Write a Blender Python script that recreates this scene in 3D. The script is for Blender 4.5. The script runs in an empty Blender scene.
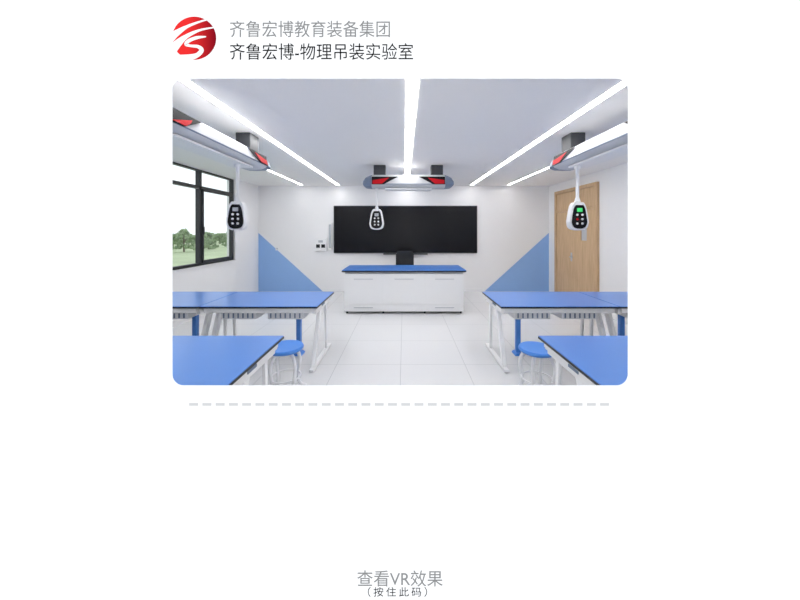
import bpy, bmesh, math, random
from mathutils import Vector, Matrix
random.seed(4)
S=bpy.context.scene
C=S.collection
EYE=1.68; CH=2.88; XL=-3.98; XR=3.96; YF=1.0; YB=8.2

# ---------------------------------------------------------------- materials
def mat(name,col,rough=0.5,metal=0.0,var=0.03,scale=8.0,emit=None,es=0,spec=0.5,bump=0):
    m=bpy.data.materials.new(name); m.use_nodes=True
    nt=m.node_tree; b=nt.nodes['Principled BSDF']
    tc=nt.nodes.new('ShaderNodeTexCoord'); n=nt.nodes.new('ShaderNodeTexNoise')
    n.inputs['Scale'].default_value=scale
    nt.links.new(tc.outputs['Object'],n.inputs['Vector'])
    r=nt.nodes.new('ShaderNodeMixRGB'); r.blend_type='MIX'
    c1=[max(0,c*(1-var)) for c in col]+[1]; c2=[min(1,c*(1+var)) for c in col]+[1]
    r.inputs[1].default_value=c1; r.inputs[2].default_value=c2
    nt.links.new(n.outputs['Fac'],r.inputs[0]); nt.links.new(r.outputs[0],b.inputs['Base Color'])
    b.inputs['Roughness'].default_value=rough; b.inputs['Metallic'].default_value=metal
    b.inputs['Specular IOR Level'].default_value=spec
    if emit:
        b.inputs['Emission Color'].default_value=(*emit,1); b.inputs['Emission Strength'].default_value=es
    if bump:
        bp=nt.nodes.new('ShaderNodeBump'); bp.inputs['Strength'].default_value=bump
        nt.links.new(n.outputs['Fac'],bp.inputs['Height']); nt.links.new(bp.outputs[0],b.inputs['Normal'])
    return m
M_wall=mat('wall_paint',(0.92,0.915,0.925),0.7,var=0.005)
M_front=mat('white_panel',(0.93,0.93,0.93),0.9,var=0.0,spec=0.0)
M_ceil=mat('ceiling_paint',(0.97,0.955,0.95),0.8,var=0.005)
M_blue=mat('blue_laminate',(0.075,0.25,0.72),0.28,var=0.02,spec=0.8)
M_blued=mat('blue_plastic',(0.07,0.27,0.80),0.35)
M_tri=mat('blue_wall_paint',(0.29,0.49,0.86),0.6,var=0.02)
M_black=mat('black_edge',(0.012,0.012,0.015),0.4)
M_screen=mat('screen_glass',(0.004,0.004,0.006),0.25,spec=0.3)
M_white=mat('white_enamel',(0.92,0.92,0.93),0.35,var=0.005)
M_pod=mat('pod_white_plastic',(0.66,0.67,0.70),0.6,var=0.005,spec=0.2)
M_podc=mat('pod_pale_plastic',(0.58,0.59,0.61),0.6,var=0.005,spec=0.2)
M_gray=mat('gray_blue_plastic',(0.17,0.22,0.32),0.4)
M_dgray=mat('dark_gray_metal',(0.05,0.053,0.06),0.45)
M_lgray=mat('light_gray_metal',(0.52,0.54,0.58),0.4)
M_pale=mat('pale_gray_plastic',(0.78,0.79,0.82),0.4)
M_gloss=mat('glossy_black_plastic',(0.008,0.008,0.010),0.5,spec=0.15)
M_red=mat('red_plastic',(0.62,0.008,0.015),0.5,spec=0.2)
M_green=mat('green_display',(0.05,0.5,0.12),0.4,emit=(0.05,0.8,0.2),es=0.5)
M_led=mat('led_diffuser',(1,1,1),0.5,emit=(1.0,0.99,0.975),es=18)
M_frame=mat('dark_window_frame',(0.02,0.022,0.025),0.45)
M_chair=mat('black_mesh_fabric',(0.02,0.022,0.026),0.7)
M_leaf=mat('foliage',(0.28,0.37,0.21),0.9,var=0.45,scale=2.5,bump=0.4)  # leaf green lightened, distance haze is put into the colour
M_bark=mat('bark',(0.16,0.12,0.09),0.9,var=0.3)
M_grass=mat('grass',(0.50,0.58,0.36),0.95,var=0.3,scale=0.3)
M_ink=mat('black_ink',(0.010,0.010,0.010),0.9,spec=0)
M_inkg=mat('gray_ink',(0.25,0.25,0.25),0.9,spec=0)
M_inkm=mat('mid_gray_ink',(0.05,0.05,0.05),0.9,spec=0)
M_dash=mat('pale_gray_ink',(0.60,0.60,0.60),0.9,spec=0)

def floor_mat():
    m=bpy.data.materials.new('floor_tiles'); m.use_nodes=True; nt=m.node_tree; b=nt.nodes['Principled BSDF']
    tc=nt.nodes.new('ShaderNodeTexCoord'); mp=nt.nodes.new('ShaderNodeMapping')
    mp.inputs['Location'].default_value=(0.04,0.25,0)
    br=nt.nodes.new('ShaderNodeTexBrick'); br.offset=0; br.squash=1
    br.inputs['Scale'].default_value=1.0; br.inputs['Brick Width'].default_value=0.8; br.inputs['Row Height'].default_value=0.8
    br.inputs['Mortar Size'].default_value=0.004; br.inputs['Mortar Smooth'].default_value=0.3
    br.inputs['Color1'].default_value=(0.80,0.80,0.81,1); br.inputs['Color2'].default_value=(0.81,0.81,0.82,1)
    br.inputs['Mortar'].default_value=(0.58,0.585,0.60,1)
    nt.links.new(tc.outputs['Object'],mp.inputs[0]); nt.links.new(mp.outputs[0],br.inputs['Vector'])
    nt.links.new(br.outputs['Color'],b.inputs['Base Color']); b.inputs['Roughness'].default_value=0.22
    b.inputs['Specular IOR Level'].default_value=0.4
    return m
def wood_mat():
    m=bpy.data.materials.new('light_wood'); m.use_nodes=True; nt=m.node_tree; b=nt.nodes['Principled BSDF']
    tc=nt.nodes.new('ShaderNodeTexCoord'); mp=nt.nodes.new('ShaderNodeMapping'); mp.inputs['Scale'].default_value=(6,6,0.5)
    n=nt.nodes.new('ShaderNodeTexNoise'); n.inputs['Scale'].default_value=5; n.inputs['Detail'].default_value=4
    cr=nt.nodes.new('ShaderNodeValToRGB'); cr.color_ramp.elements[0].color=(0.56,0.37,0.20,1); cr.color_ramp.elements[1].color=(0.70,0.49,0.29,1)
    cr.color_ramp.elements[0].position=.3; cr.color_ramp.elements[1].position=.7
    nt.links.new(tc.outputs['Object'],mp.inputs[0]); nt.links.new(mp.outputs[0],n.inputs['Vector'])
    nt.links.new(n.outputs['Fac'],cr.inputs[0]); nt.links.new(cr.outputs[0],b.inputs['Base Color']); b.inputs['Roughness'].default_value=.5
    return m
def glass_mat():
    m=bpy.data.materials.new('window_glass'); m.use_nodes=True; nt=m.node_tree
    for n in list(nt.nodes):
        if n.type!='OUTPUT_MATERIAL': nt.nodes.remove(n)
    o=[n for n in nt.nodes][0]; t=nt.nodes.new('ShaderNodeBsdfTransparent'); g=nt.nodes.new('ShaderNodeBsdfGlossy')
    g.inputs['Roughness'].default_value=.02; t.inputs[0].default_value=(.97,.99,.99,1)
    x=nt.nodes.new('ShaderNodeMixShader'); x.inputs[0].default_value=.04
    nt.links.new(t.outputs[0],x.inputs[1]); nt.links.new(g.outputs[0],x.inputs[2]); nt.links.new(x.outputs[0],o.inputs[0])
    return m
def logo_mat():
    m=bpy.data.materials.new('red_gradient_ink'); m.use_nodes=True; nt=m.node_tree; b=nt.nodes['Principled BSDF']
    tc=nt.nodes.new('ShaderNodeTexCoord'); sp=nt.nodes.new('ShaderNodeSeparateXYZ')
    cr=nt.nodes.new('ShaderNodeValToRGB'); cr.color_ramp.elements[0].color=(0.80,0.03,0.03,1); cr.color_ramp.elements[1].color=(0.22,0.004,0.012,1)
    mr=nt.nodes.new('ShaderNodeMapRange'); mr.inputs[1].default_value=-.02; mr.inputs[2].default_value=.07
    nt.links.new(tc.outputs['Object'],sp.inputs[0]); nt.links.new(sp.outputs[0],mr.inputs[0]); nt.links.new(mr.outputs[0],cr.inputs[0])
    nt.links.new(cr.outputs[0],b.inputs['Base Color']); b.inputs['Roughness'].default_value=.9; b.inputs['Specular IOR Level'].default_value=0
    return m
M_floor=floor_mat(); M_wood=wood_mat(); M_glass=glass_mat(); M_logo=logo_mat()

# ---------------------------------------------------------------- helpers
def bx(bm,x0,x1,y0,y1,z0,z1,mi=0):
    vs=[bm.verts.new((x,y,z)) for z in (z0,z1) for y in (y0,y1) for x in (x0,x1)]
    for f in ((0,1,3,2),(4,6,7,5),(0,4,5,1),(2,3,7,6),(0,2,6,4),(1,5,7,3)):
        fc=bm.faces.new([vs[i] for i in f]); fc.material_index=mi
def cyl(bm,p0,p1,r0,r1=None,seg=16,mi=0):
    if r1 is None:r1=r0
    p0=Vector(p0);p1=Vector(p1);d=p1-p0
    q=Vector((0,0,1)).rotation_difference(d).to_matrix().to_4x4()
    before=set(bm.faces)
    bmesh.ops.create_cone(bm,cap_ends=True,segments=seg,radius1=r0,radius2=r1,depth=d.length,matrix=Matrix.Translation((p0+p1)/2)@q)
    for f in set(bm.faces)-before: f.material_index=mi
def tube(bm,pts,r,seg=10,closed=False):
    pts=[Vector(p) for p in pts]; n=len(pts); rings=[]
    for i,p in enumerate(pts):
        a=pts[i-1] if (i>0 or closed) else p; b=pts[(i+1)%n] if (i<n-1 or closed) else p
        t=(b-a).normalized(); u=t.orthogonal().normalized() if i==0 else (u-t*u.dot(t)).normalized()
        v=t.cross(u)
        rings.append([bm.verts.new(p+r*(math.cos(k*2*math.pi/seg)*u+math.sin(k*2*math.pi/seg)*v)) for k in range(seg)])
    m=n if closed else n-1
    for i in range(m):
        A=rings[i];B=rings[(i+1)%n]
        for k in range(seg): bm.faces.new((A[k],A[(k+1)%seg],B[(k+1)%seg],B[k]))
    if not closed: bm.faces.new(rings[0][::-1]); bm.faces.new(rings[-1])
def prism(bm,pts,axis,a,b,mi=0):
    def P(p,t):
        l=list(p); l.insert(axis,t); return l
    A=[bm.verts.new(P(p,a)) for p in pts]; B=[bm.verts.new(P(p,b)) for p in pts]
    n=len(pts)
    for f in [A[::-1],B]+[[A[i],A[(i+1)%n],B[(i+1)%n],B[i]] for i in range(n)]:
        fc=bm.faces.new(f); fc.material_index=mi
def mk(name,bm,mats,parent=None,loc=(0,0,0),bevel=0,smooth=False,label=None,cat=None,kind=None,group=None,recalc=True):
    if recalc: bmesh.ops.recalc_face_normals(bm,faces=bm.faces)
    me=bpy.data.meshes.new(name); bm.to_mesh(me); bm.free()
    if not isinstance(mats,(list,tuple)): mats=[mats]
    for m in mats: me.materials.append(m)
    if smooth:
        for p in me.polygons: p.use_smooth=True
        try: me.set_sharp_from_angle(angle=math.radians(40))
        except Exception: pass
    o=bpy.data.objects.new(name,me); C.objects.link(o); o.location=loc
    if parent: o.parent=parent
    if bevel:
        b=o.modifiers.new('bevel','BEVEL'); b.width=bevel; b.segments=2; b.limit_method='ANGLE'
    tag(o,label,cat,kind,group); return o
def tag(o,label=None,cat=None,kind=None,group=None):
    if label:o['label']=label
    if cat:o['category']=cat
    if kind:o['kind']=kind
    if group:o['group']=group
def empty(name,loc,label,cat,group=None):
    o=bpy.data.objects.new(name,None); C.objects.link(o); o.location=loc; o.empty_display_size=.1
    tag(o,label,cat,None,group); return o
def new(): return bmesh.new()

# ---------------------------------------------------------------- room shell
b=new(); bx(b,XL-.2,XR+.2,YF,YB+.2,-.1,0); mk('floor',b,M_floor,label='pale gray glossy square floor tiles',cat='floor',kind='structure')
b=new(); bx(b,XL-.2,XR+.2,YF,YB+.2,CH,CH+.1); mk('ceiling',b,M_ceil,label='smooth pale gray painted ceiling',cat='ceiling',kind='structure')
b=new(); bx(b,XL-.2,XR+.2,YB,YB+.2,0,CH); mk('wall_back',b,M_wall,label='white painted wall behind the blackboard',cat='wall',kind='structure')
b=new(); bx(b,XR,XR+.2,YF,YB,0,CH); mk('wall_right',b,M_wall,label='white painted wall with a wooden door',cat='wall',kind='structure')
WY0,WY1,WZ0,WZ1=3.42,7.08,.98,2.87
b=new(); bx(b,XL-.2,XL,YF,YB,0,WZ0); bx(b,XL-.2,XL,YF,YB,WZ1,CH); bx(b,XL-.2,XL,YF,WY0,WZ0,WZ1); bx(b,XL-.2,XL,WY1,YB,WZ0,WZ1)
mk('wall_left',b,M_wall,label='white painted wall with a wide window',cat='wall',kind='structure')

# white poster page as a thin panel with a rounded opening into the room
def PX(x): return (x-404)/300.0
def PZ(y): return EYE-(y-230)/300.0
ox0,ox1,oz0,oz1=PX(173.4),PX(626.8),PZ(384.7),PZ(79.3); R=11/300
def rrect(x0,x1,z0,z1,r,n=10):
    pts=[]
    for cx,cz,a in ((x1-r,z0+r,-90),(x1-r,z1-r,0),(x0+r,z1-r,90),(x0+r,z0+r,180)):
        for k in range(n+1):
            t=math.radians(a+90*k/n); pts.append((cx+r*math.cos(t),cz+r*math.sin(t)))
    return pts
b=new()
def ringface(b,y,grow):
    inner=rrect(ox0-grow,ox1+grow,oz0-grow,oz1+grow,R+grow)
    n=len(inner)
    I=[b.verts.new((p[0],y,p[1])) for p in inner]
    corners=[(XR+.2,0),(XR+.2,CH),(XL-.2,CH),(XL-.2,0)]
    O=[b.verts.new((c[0],y,c[1])) for c in corners]
    q=n//4
    for k in range(4):
        seg=I[k*q:(k+1)*q]
        for i in range(q-1): b.faces.new((seg[i],seg[i+1],O[k]))
        b.faces.new((seg[-1],I[((k+1)*q)%n],O[(k+1)%4],O[k]))
    return I,O
I1,O1=ringface(b,YF-.004,0); I2,O2=ringface(b,YF,.006)
n=len(I1)
for i in range(n): b.faces.new((I1[i],I1[(i+1)%n],I2[(i+1)%n],I2[i]))
for i in range(4): b.faces.new((O1[i],O1[(i+1)%4],O2[(i+1)%4],O2[i]))
mk('poster_page',b,M_front,label='plain white poster page with a rounded viewing opening',cat='wall',kind='structure')

# printed lettering on the poster page
PY=YF-.004
def lettering(name,txt,x0,x1,y0,y1,m,label,spacing=1.0):
    cu=bpy.data.curves.new(name+'_c','FONT'); cu.body=txt; cu.size=1; cu.space_character=spacing
    cu.resolution_u=6; cu.extrude=.01
    t=bpy.data.objects.new(name+'_t',cu); C.objects.link(t)
    dg=bpy.context.evaluated_depsgraph_get(); dg.update()
    me=bpy.data.meshes.new_from_object(t.evaluated_get(dg)); bpy.data.objects.remove(t)
    xs=[v.co.x for v in me.vertices]; ys=[v.co.y for v in me.vertices]
    ax,bx_,ay,by=min(xs),max(xs),min(ys),max(ys)
    X0,X1,Z0,Z1=PX(x0),PX(x1),PZ(y1),PZ(y0)
    cX,cZ=(X0+X1)/2,(Z0+Z1)/2
    for v in me.vertices:
        u=(v.co.x-ax)/(bx_-ax)*(X1-X0)+X0-cX; w=(v.co.y-ay)/(by-ay)*(Z1-Z0)+Z0-cZ
        v.co=Vector((u,-.0004 if v.co.z>0 else 0,w))
    me.materials.clear(); me.materials.append(m)
    o=bpy.data.objects.new(name,me); C.objects.link(o); o.location=(cX,PY,cZ)
    tag(o,label,'lettering')
lettering('printed_heading','齐鲁宏博教育装备集团',230.5,390,21.5,38,M_inkg,'gray printed Chinese heading on the white page')
lettering('printed_title','齐鲁宏博-物理吊装实验室',230.5,413,44,60.5,M_ink,'black printed Chinese title under the gray heading')
lettering('printed_caption','查看VR效果',357.5,442.5,569,585,M_inkg,'gray printed Chinese caption with the letters VR')
lettering('printed_note','（按住此码）',368,427,585.6,595.2,M_inkm,'small gray printed Chinese note in parentheses',spacing=1.4)
b=new()
x=190
while x<611:
    a=PX(x);c=PX(min(x+9,611)); bx(b,a,c,-.0004,0,PZ(405),PZ(402.3)); x+=13.2
mk('dashed_divider_line',b,M_dash,loc=(0,PY,0),label='pale gray dashed line printed across the white page',cat='line')
# logo
lg=empty('emblem',(PX(195),PY,PZ(39)),'round red swirl emblem printed beside the heading','emblem')
def flat(name,pts,m,off):
    b=new(); prism(b,[((p[0]-195)/300,-(p[1]-39)/300) for p in pts],1,-off,0)
    bmesh.ops.recalc_face_normals(b,faces=b.faces)
    bmesh.ops.triangulate(b,faces=b.faces); return mk(name,b,m,parent=lg,recalc=False)
def cr(pts,n=8):
    P=[Vector(p) for p in pts]; out=[]
    for i in range(len(P)-1):
        a=P[max(i-1,0)];p=P[i];q=P[i+1];d=P[min(i+2,len(P)-1)]
        for k in range(n):
            t=k/n; out.append(.5*((2*p)+(q-a)*t+(2*a-5*p+4*q-d)*t*t+(3*p-a-3*q+d)*t**3))
    out.append(P[-1]); return out
def sw(name,pts,ws,m,off):
    c=cr(pts); n=len(c); L=[];Rr=[]
    for i,p in enumerate(c):
        t=(c[min(i+1,n-1)]-c[max(i-1,0)]).normalized(); nn=Vector((-t.y,t.x)); f=i/(n-1)*(len(ws)-1); k=min(int(f),len(ws)-2); w=ws[k]+(ws[k+1]-ws[k])*(f-k)
        L.append(p+nn*w/2); Rr.append(p-nn*w/2)
    b=new()
    def V(p,y): return b.verts.new(((p[0]-195)/300,y,-(p[1]-39)/300))
    A=[V(p,-off) for p in L]; B=[V(p,-off) for p in Rr]
    for i in range(n-1): b.faces.new((A[i],A[i+1],B[i+1],B[i]))
    bmesh.ops.recalc_face_normals(b,faces=b.faces)
    mk(name,b,m,parent=lg,recalc=False)
flat('red_disc',[(195+22*math.cos(t*math.pi/32),39+21.5*math.sin(t*math.pi/32)) for t in range(64)],M_logo,0.0002)
sw('white_swoosh',[(167,42),(176,35),(188,27.5),(201,22.5),(210,20)],[13,7,3,1.8,1.5],M_front,.0004)
sw('white_swoosh',[(167,57),(176,47),(187,37.5),(201,31),(217,28)],[15,9,4.4,2.2,1],M_front,.0005)
sw('white_swoosh',[(207,37.5),(198,38.5),(190,41.5),(187,45),(191,46.6),(199,47.5),(202.5,51),(198,56),(189,58.5),(174,60)],[1,3.2,3.6,3.4,2.4,3.2,4.4,4.6,6.5,9],M_front,.0006)

# wall paint triangles
def tri(name,pts,m,label):
    b=new(); prism(b,pts,1,YB-.004,YB-.0005); mk(name,b,m,label=label,cat='wall paint',kind='structure')
tri('trim_1',[(XL+.002,.002),(XL+.002,1.60),(-2.22,.002)],M_tri,'blue painted triangle in the wall corner')
tri('trim_2',[(XR-.002,.002),(XR-.002,1.60),(2.20,.002)],M_tri,'blue painted triangle in the wall corner')
b=new(); bx(b,-2.2,2.18,YB-.012,YB-.0005,.001,.08); mk('baseboard_back',b,M_white,label='white baseboard',cat='baseboard',kind='structure')
b=new(); bx(b,XL+.0005,XL+.012,YF+.01,YB-.02,.001,.08); mk('baseboard_left',b,M_white,label='white baseboard',cat='baseboard',kind='structure')

# LED strips
for x,w in ((.07,.10),(-1.76,.07),(1.80,.07),(-2.72,.045),(2.78,.045)):
    b=new(); bx(b,-w/2,w/2,-3.4,3.4,-.004,0)
    mk('linear_ceiling_light',b,M_led,loc=(x,4.6,CH),label='long slim white recessed strip light on the ceiling',cat='light',group='ceiling strip lights')

# window
b=new()
X0,X1=XL-.12,XL-.04
fw=.05
bx(b,X0,X1,WY0,WY1,WZ0,WZ0+fw); bx(b,X0,X1,WY0,WY1,WZ1-.03,WZ1)
bx(b,X0,X1,WY0,WY0+fw,WZ0+fw,WZ1-.03); bx(b,X0,X1,WY1-fw,WY1,WZ0+fw,WZ1-.03)
bx(b,X0,X1,WY0+fw,WY1-fw,2.49,2.55)
for y in (4.75,5.93): bx(b,X0,X1,y-.035,y+.035,WZ0+fw,WZ1-.03)
w=mk('window_1',b,M_frame,label='dark framed window with green trees outside',cat='window',kind='structure')
b=new(); bx(b,X0+.035,X0+.041,WY0+fw,WY1-fw,WZ0+fw,WZ1-.03); mk('window_glass',b,M_glass,parent=w)
b=new()
for (ya,yb) in ((5.965,WY1-fw),):
    bx(b,X1-.02,X1+.015,ya,ya+.045,WZ0+fw,2.49); bx(b,X1-.02,X1+.015,yb-.045,yb,WZ0+fw,2.49)
    bx(b,X1-.02,X1+.015,ya,yb,WZ0+fw,WZ0+fw+.045); bx(b,X1-.02,X1+.015,ya,yb,2.455,2.49)
mk('sash',b,M_frame,parent=w)
b=new(); bx(b,X1+.015,X1+.04,5.975,5.995,1.6,1.74); mk('handle',b,M_dgray,parent=w)
b=new(); bx(b,XL-.04,XL+.03,WY0-.03,WY1+.03,WZ0-.03,WZ0+.0); mk('trim_3',b,M_white,label='white window sill',cat='window sill',kind='structure')

# outdoors
b=new(); bx(b,-90,XL-.3,YF+.2,120,-.4,-.3); mk('ground',b,M_grass,label='pale green lawn beyond the window',cat='ground',kind='structure')
def tree(x,y,h,r,nm='tree'):
    e=empty(nm,(x,y,-.3),'leafy green tree on the lawn outside the window','tree','trees outside the window')
    b=new(); cyl(b,(0,0,-.0),(0,0,h*.7),.05*r+.03,.04,8); cyl(b,(0,0,h*.35),(r*.4,0,h*.7),.04,.02,6); mk('trunk',b,M_bark,parent=e)
    b=new()
    for k in range(80):
        a=random.random()*6.28; q=random.random(); z=h*(.12+.8*q); rr=random.random()**.5*r*(1.0-.6*q); s=r*(.05+.11*random.random())
        bmesh.ops.create_icosphere(b,subdivisions=2,radius=s,matrix=Matrix.Translation((rr*math.cos(a),rr*math.sin(a),z)))
    for v in b.verts: v.co+=Vector((random.uniform(-1,1),random.uniform(-1,1),random.uniform(-1,1)))*r*.06
    mk('foliage',b,M_leaf,parent=e)
for (px,d,h,r) in ((184,27,2.2,.9),(172,34,1.6,1.3),(197,39,1.3,1.3),(209,31,1.1,.9),(220,43,1.5,1.4),(231,33,1.3,.9),(160,29,1.5,1.0),(208,54,1.5,2),(243,38,1.4,1.3),(184,47,1.6,1.7),(232,58,1.6,2)):
    tree((px-404)/300*d,d,h,r)

# door
dX=XR-.001
d=new(); y0,y1,zt=6.08,7.78,2.66
for a,c,e,f in ((y0,y0+.07,.0,zt),(y1-.07,y1,.0,zt),(y0+.07,y1-.07,zt-.07,zt)): bx(d,dX-.06,dX,a,c,e,f)
bx(d,dX-.05,dX,y0+.07,y1-.07,2.12,2.17)
dr=mk('door_1',d,M_wood,label='light wooden door with a transom panel',cat='door',kind='structure')
b=new(); bx(b,dX-.035,dX,y0+.075,y1-.075,2.175,zt-.075); mk('transom_panel',b,M_wood,parent=dr,bevel=.004)
b=new()
ya,yb=y0+.075,y0+1.02
wy0,wy1,wz0,wz1=ya+.28,ya+.5,1.45,1.95
bx(b,dX-.04,dX,ya,wy0,.01,2.115); bx(b,dX-.04,dX,wy1,yb,.01,2.115); bx(b,dX-.04,dX,wy0,wy1,.01,wz0); bx(b,dX-.04,dX,wy0,wy1,wz1,2.115)
leaf=mk('door_leaf',b,M_wood,parent=dr)
b=new(); bx(b,dX-.02,dX-.005,wy0,wy1,wz0,wz1); mk('vision_glass',b,M_lgray,parent=leaf,label='narrow glass pane')
b=new(); cyl(b,(dX-.04,yb-.08,1.05),(dX-.09,yb-.08,1.05),.012); cyl(b,(dX-.085,yb-.08,1.05),(dX-.085,yb-.2,1.05),.011); bx(b,dX-.046,dX-.04,yb-.11,yb-.05,.95,1.15); mk('handle',b,M_lgray,parent=leaf)
b=new(); bx(b,dX-.04,dX,yb+.008,y1-.075,.01,2.115); mk('door_leaf',b,M_wood,parent=dr,bevel=.004)

# ---------------------------------------------------------------- blackboard
bb=empty('smart_blackboard',(.04,YB,1.05),'wide black glass classroom board mounted on the wall','blackboard')
W=3.9;H=1.29
b=new()
bx(b,-W/2,W/2,-.06,0,0,H); mk('frame',b,M_dgray,parent=bb,bevel=.008)
b=new(); bx(b,-W/2+.02,W/2-.02,-.068,-.06,.02,H-.02); mk('glass_panel',b,M_screen,parent=bb,bevel=.003)
b=new(); bx(b,-.6,.6,-.09,-.06,-.035,-.002); mk('lower_ledge',b,M_dgray,parent=bb)
# wall control box
cb=empty('wall_control_box',(-2.26,YB,1.10),'small white wall box with two dark displays','control box')
b=new(); bx(b,-.16,.16,-.07,0,0,.36); mk('housing',b,M_white,parent=cb,bevel=.012)
for x in (-.07,.07):
    b=new(); bx(b,x-.05,x+.05,-.076,-.07,.10,.19); mk('display',b,M_black,parent=cb)
b=new(); bx(b,-.06,.06,-.074,-.07,.24,.30); mk('label_plate',b,M_lgray,parent=cb)
sp=empty('wall_speaker',(-2.0,YB,1.15),'slim white column speaker beside the blackboard','speaker')
b=new(); bx(b,-.045,.045,-.09,0,0,.72); mk('cabinet',b,M_white,parent=sp,bevel=.012)
b=new(); bx(b,-.032,.032,-.095,-.09,.04,.68); mk('grille',b,M_lgray,parent=sp)
b=new(); bx(b,-.045,.045,-.012,0,-.045,.045); sk=mk('wall_socket',b,M_white,loc=(-3.46,YB-.005,1.17),bevel=.004,label='small white square wall socket',cat='socket')
b=new(); bx(b,-.02,.02,-.015,-.012,-.02,.02); mk('socket_face',b,M_lgray,parent=sk)

# ---------------------------------------------------------------- teacher's bench
tb=empty('teacher_bench',(0,6.0,0),'white laboratory bench with blue top and black edge','lab bench')
hw=1.2; dp=.82
b=new(); bx(b,-hw,hw,.0,dp,.05,.80); mk('body',b,M_white,parent=tb,bevel=.004)
b=new(); bx(b,-hw-.04,hw+.04,-.03,dp+.03,.845,.865); bx(b,-hw-.035,hw+.035,-.025,dp+.025,.84,.8449,0); mk('edge_band',b,M_black,parent=tb)
b=new(); bx(b,-hw-.038,hw+.038,-.028,dp+.028,.8655,.88); mk('worktop',b,M_blue,parent=tb,bevel=.003)
b=new(); bx(b,-hw+.02,hw-.02,.02,dp-.02,.80,.84); mk('recess',b,M_lgray,parent=tb)
secs=((-hw+.003,-.422),(-.42,.42),(.422,hw-.003))
for a,c in secs:
    b=new(); bx(b,a,c,-.012,-.0002,.20,.798); dd=mk('door',b,M_white,parent=tb,bevel=.002)
    m=(a+c)/2; ww=.19
    b=new(); bx(b,m-ww,m+ww,-.022,-.012,.695,.705); mk('handle',b,M_lgray,parent=dd)
    b=new(); bx(b,a,c,-.012,-.0002,.055,.197); pp=mk('drawer',b,M_white,parent=tb,bevel=.002)
    if abs(m)>.1:
        b=new(); bx(b,m-ww,m+ww,-.022,-.012,.125,.135); mk('handle',b,M_lgray,parent=pp)
for x in (-hw+.05,-.42,.42,hw-.05):
    for y in (.07,dp-.07):
        b=new(); cyl(b,(x,y,0),(x,y,.05),.022,.016); mk('foot',b,M_dgray,parent=tb)

# office chair
oc=empty('office_chair',(.02,7.28,0),'black mesh-back office chair behind the bench','chair')
b=new(); prism(b,[(-.2,.62),(.2,.62),(.225,.75),(.225,1.06),(.19,1.16),(-.19,1.16),(-.225,1.06),(-.225,.75)],1,.20,.235); mk('backrest',b,M_chair,parent=oc,bevel=.015)
b=new(); prism(b,[(-.23,-.22),(.23,-.22),(.25,0),(.23,.2),(-.23,.2),(-.25,0)],2,.45,.52); mk('seat',b,M_chair,parent=oc,bevel=.025)
b=new(); tube(b,[(0,.0,.43),(0,.2,.44),(0,.262,.5),(0,.262,.8)],.02); cyl(b,(0,0,.1),(0,0,.45),.025); mk('post',b,M_dgray,parent=oc)
for k in range(5):
    a=k*2*math.pi/5+.3
    b=new(); tube(b,[(.02*math.cos(a),.02*math.sin(a),.12),(.27*math.cos(a),.27*math.sin(a),.075)],.016); cyl(b,(.27*math.cos(a)-.012,.27*math.sin(a),.028),(.27*math.cos(a)+.012,.27*math.sin(a),.028),.028); mk('caster_leg',b,M_black,parent=oc)
for s in (-1,1):
    b=new(); tube(b,[(s*.2,0,.47),(s*.27,0,.5),(s*.27,0,.68)],.012); bx(b,s*.27-.025,s*.27+.025,-.11,.11,.68,.70); mk('armrest',b,M_black,parent=oc,bevel=.004)

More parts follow.
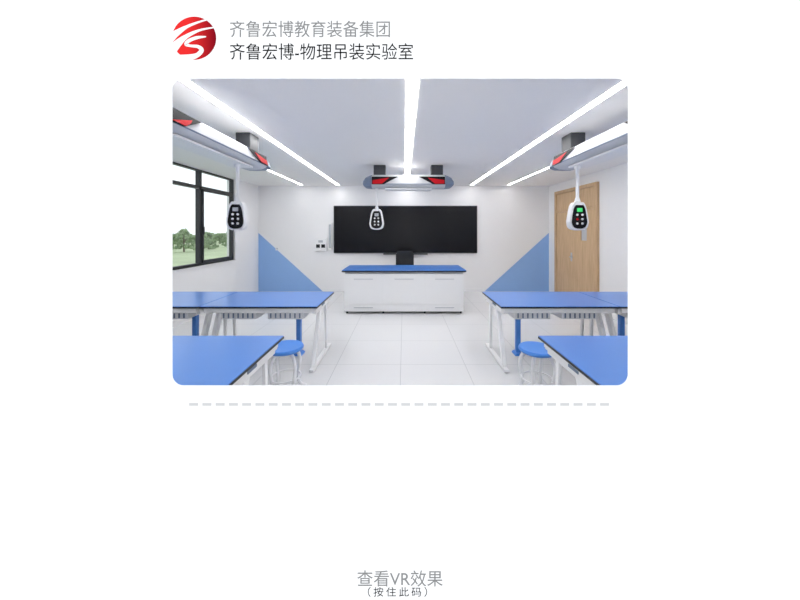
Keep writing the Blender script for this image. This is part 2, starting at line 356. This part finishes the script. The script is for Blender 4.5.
# ---------------------------------------------------------------- student desks
DW=1.40; DD=.85; TZ=.78
def desk(x0,y0,side):
    e=empty('student_desk',(x0,y0,0),'white-framed laboratory desk with blue top and black edge','desk','student laboratory desks')
    def X(u): return side*u
    def B(bm,u0,u1,*r,mi=0):
        a,c=sorted((X(u0),X(u1))); bx(bm,a,c,*r,mi)
    g=.003
    b=new(); B(b,g,DW-g,0,DD,TZ-.024,TZ-.008); mk('edge_band',b,M_black,parent=e)
    b=new(); B(b,g+.003,DW-g-.003,.003,DD-.003,TZ-.0079,TZ); mk('desktop',b,M_blue,parent=e,bevel=.002)
    b=new(); B(b,.04,DW-.04,.03,.07,TZ-.085,TZ-.024); B(b,.04,DW-.04,DD-.07,DD-.03,TZ-.085,TZ-.024)
    B(b,.03,.09,.07,DD-.07,TZ-.085,TZ-.024); B(b,DW-.09,DW-.03,.07,DD-.07,TZ-.085,TZ-.024); mk('apron',b,M_white,parent=e,bevel=.004)
    for u in (.065,DW-.065):
        b=new(); x=X(u)
        bx(b,x-.028,x+.028,-.02,DD-.02,.012,.042)
        prism(b,[(.04,.042),(.11,.042),(.38,TZ-.085),(.29,TZ-.085)],0,x-.022,x+.022)
        prism(b,[(DD-.22,.042),(DD-.18,.042),(DD-.20,TZ-.085),(DD-.25,TZ-.085)],0,x-.014,x+.014)
        bx(b,x-.026,x+.026,.09,DD-.09,TZ-.115,TZ-.0855)
        cyl(b,(x,.06,0),(x,.06,.012),.018); cyl(b,(x,DD-.06,0),(x,DD-.06,.012),.018)
        mk('leg',b,M_white,parent=e,bevel=.006)
    for u0,u1 in ((.20,.63),(.77,1.20)):
        b=new(); z=TZ-.18
        B(b,u0,u1,.10,.112,z,z+.09); B(b,u0,u0+.012,.112,.42,z,z+.09); B(b,u1-.012,u1,.112,.42,z,z+.09)
        for k in range(9):
            uu=u0+.03+k*(u1-u0-.06)/8; B(b,uu-.006,uu+.006,.112,.42,z,z+.008)
        for k in range(7):
            uu=u0+.04+k*(u1-u0-.08)/6; B(b,uu-.008,uu+.008,.093,.0999,z+.015,z+.072,mi=1)
        mk('book_tray',b,[M_pale,M_gray],parent=e,label='pale gray slatted book tray')
    b=new(); B(b,.37,.43,.50,.56,.035,TZ-.024)
    nb=len(b.verts)
    prism(b,[(-.06,0),(.06,0),(.06,.015),(.035,.035),(-.035,.035),(-.06,.015)],1,.46,.60)
    b.verts.ensure_lookup_table()
    for v in list(b.verts)[nb:]: v.co.x+=X(.40)
    mk('service_column',b,M_blued,parent=e,bevel=.006,label='blue cable column with flared foot')
    b=new(); B(b,.024,.03,.30,.42,TZ-.068,TZ-.048); mk('side_slot',b,M_gray,parent=e)
    return e
for side,xa in ((-1,-1.02),(1,1.14)):
    for y0 in (3.53,1.71):
        for k in range(2): desk(xa+side*DW*k,y0,side)
# ---------------------------------------------------------------- stools
def stool(x,y):
    e=empty('stool',(x,y,0),'round blue seat stool with bent white tube legs','stool','blue laboratory stools')
    b=new(); cyl(b,(0,0,.465),(0,0,.485),.16,.178,40); cyl(b,(0,0,.485),(0,0,.508),.178,.168,40); mk('seat',b,M_blued,parent=e,bevel=.006,smooth=True)
    for k in range(4):
        a=math.radians(45+90*k+8); c,s=math.cos(a),math.sin(a)
        pts=cr([(0.02,.45),(.08,.45),(.135,.415),(.165,.33),(.155,.23),(.14,.15),(.165,.07),(.225,.018)],6)
        b=new(); tube(b,[(p.x*c,p.x*s,p.y) for p in pts],.0175,12); cyl(b,(.225*c,.225*s,0),(.225*c,.225*s,.025),.021); mk('leg',b,M_white,parent=e,smooth=True)
    b=new(); tube(b,[(.145*math.cos(t*math.pi/18),.145*math.sin(t*math.pi/18),.20) for t in range(36)],.009,8,True); mk('foot_ring',b,M_white,parent=e,smooth=True)
    b=new(); cyl(b,(0,0,.437),(0,0,.465),.09); mk('seat_plate',b,M_lgray,parent=e)
stool(-1.20,3.04); stool(1.33,3.00)

# ---------------------------------------------------------------- ceiling service units
UZ=2.575
def unit(cx,cy,along,L,hx,hy,hand_d,green=False):
    e=empty('ceiling_service_unit',(cx,cy,UZ),'white suspended service pod with red and black panels','ceiling unit','suspended laboratory service pods')
    sw_=(lambda p:(p[0],p[1],p[2])) if along=='x' else (lambda p:(p[1],p[0],p[2]))
    kz=1.0 if along=='x' else .86
    def fin(bm):
        for v in bm.verts: v.co=Vector(sw_((v.co.x,v.co.y,v.co.z)))
    hf=[(.0,.125),(.10,.12),(.15,.085),(.165,.06),(.19,-.06),(.17,-.09),(.11,-.118),(.0,-.125)]
    hf=[(p[0],p[1]*kz) for p in hf]
    prof=hf+[(-p[0],p[1]) for p in hf[-2:0:-1]]
    h=L/2; n=len(prof)
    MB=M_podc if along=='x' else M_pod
    b=new(); prism(b,prof,0,-h+.16,h-.16); fin(b); mk('body',b,MB,parent=e,smooth=True)
    for q in (-1,1):
        b=new(); bx(b,-h+.16,h-.16,q*.187-.006,q*.187+.006,-.068*kz,-.056*kz); fin(b); mk('edge_line',b,M_gray,parent=e,label='thin gray edge line')
    b=new(); bx(b,-h+.4,h-.4,-.12,.12,-.150*kz,-.1255*kz); fin(b); mk('lower_tray',b,M_white,parent=e,bevel=.004)
    for s in (-1,1):
        b=new()
        rings=[[b.verts.new((s*(h-dx),p[0]*k1,p[1]*k2+dz)) for p in prof] for dx,k1,k2,dz in ((.16,1,1,0),(.04,.95,.72,-.02),(0,.85,.35,-.035))]
        for P,Q in zip(rings,rings[1:]):
            for i in range(n): b.faces.new((P[i],P[(i+1)%n],Q[(i+1)%n],Q[i]))
        b.faces.new(rings[0]); b.faces.new(rings[-1]); fin(b); mk('end_cap',b,M_gray,parent=e,bevel=.006)
        mo=.30 if (along=='x' or s>0) else .16
        b=new(); bx(b,s*(h-mo)-.11,s*(h-mo)+.11,-.09,.09,.119*kz,CH-UZ); fin(b); mk('ceiling_mount',b,M_dgray,parent=e,bevel=.006)
        for q in (-1,1):
            def F(u,v,o):
                y=.165+.025*v; z=(.06-.12*v)*kz
                return (s*(h-u),q*(y+.979*o),z+.204*o)
            def plate(pts,o0,o1):
                b=new(); A=[b.verts.new(F(u,v,o0)) for u,v in pts]; Bv=[b.verts.new(F(u,v,o1)) for u,v in pts]; n=len(pts)
                b.faces.new(A); b.faces.new(Bv)
                for i in range(n): b.faces.new((A[i],A[(i+1)%n],Bv[(i+1)%n],Bv[i]))
                fin(b); return b
            pn=mk('control_panel',plate([(.165,-.10),(.64,-.10),(.38,1.10),(.165,1.10)],.007,.012),M_gloss,parent=e)
            rp=[(.18,.45),(.48,.08),(.35,1.0),(.18,1.0)] if (along=='x' or s>0) else [(.25,1.0),(.50,.20),(.47,.55),(.40,1.0)]
            mk('red_accent',plate(rp,.013,.016),M_red,parent=pn)
    top=2.02-UZ if hand_d!='c' else 2.08-UZ
    sc=1.0 if hand_d!='c' else 1.15
    b=new(); cyl(b,(hx,hy,-.100),(hx,hy,top-.01),.019); cyl(b,(hx,hy,-.165),(hx,hy,-.10),.035,.035); cyl(b,(hx,hy,top-.002),(hx,hy,top+.05),.036,.02); mk('drop_pole',b,M_white,parent=e,smooth=True)
    sh=cr([(-.055,0),(-.085,-.05),(-.110,-.18),(-.116,-.25),(-.088,-.315),(0,-.335),(.088,-.315),(.116,-.25),(.110,-.18),(.085,-.05),(.055,0)],4)
    b=new(); prism(b,[(p.x*sc,p.y*sc) for p in sh],1,-.04,.04); hs=mk('outlet_pendant',b,M_white,parent=e,loc=(hx,hy,top-.01),bevel=.012)
    sh2=cr([(-.042,-.035),(-.066,-.08),(-.085,-.19),(-.088,-.25),(-.06,-.300),(0,-.314),(.06,-.300),(.088,-.25),(.085,-.19),(.066,-.08),(.042,-.035)],3)
    b=new(); prism(b,[(p.x*sc,p.y*sc) for p in sh2],1,-.048,-.0405); mk('faceplate',b,M_screen,parent=hs)
    for r in range(3):
        for c in (-1,1):
            b=new()
            cyl(b,(c*.03*sc,-.0485,(-.15-.052*r)*sc),(c*.03*sc,-.056,(-.15-.052*r)*sc),.0135*sc,seg=14)
            mk('socket',b,M_red if (r==1 and c<0 and green) else M_white,parent=hs)
    b=new(); bx(b,-.032*sc,.032*sc,-.052,-.0485,-.115*sc,-.07*sc); mk('display',b,M_green if green else M_lgray,parent=hs)
    return e
unit(.08,5.62,'x',1.66,-.59,0,'c')
unit(-1.98,3.07,'y',2.05,.04,.43,'s')
unit(2.14,3.07,'y',2.05,-.06,.53,'s',True)

# ---------------------------------------------------------------- world & camera
wd=bpy.data.worlds.new('world'); S.world=wd; wd.use_nodes=True; nt=wd.node_tree; bg=nt.nodes['Background']
tc=nt.nodes.new('ShaderNodeTexCoord'); spz=nt.nodes.new('ShaderNodeSeparateXYZ'); rp=nt.nodes.new('ShaderNodeValToRGB')
rp.color_ramp.elements[0].color=(.97,.98,1,1); rp.color_ramp.elements[1].color=(.90,.95,1,1); rp.color_ramp.elements[1].position=.6
nt.links.new(tc.outputs['Generated'],spz.inputs[0]); nt.links.new(spz.outputs[2],rp.inputs[0]); nt.links.new(rp.outputs[0],bg.inputs[0])
bg.inputs[1].default_value=1.25
cam=bpy.data.cameras.new('camera'); co=bpy.data.objects.new('camera',cam); C.objects.link(co)
co.location=(0,0,EYE); co.rotation_euler=(math.pi/2,0,0)
cam.sensor_width=36; cam.lens=13.5; cam.shift_x=-.005; cam.shift_y=-.0875; cam.clip_start=.05; cam.clip_end=300
S.camera=co
S.view_settings.view_transform='Standard'; S.view_settings.look='None'; S.view_settings.exposure=0; S.view_settings.gamma=1
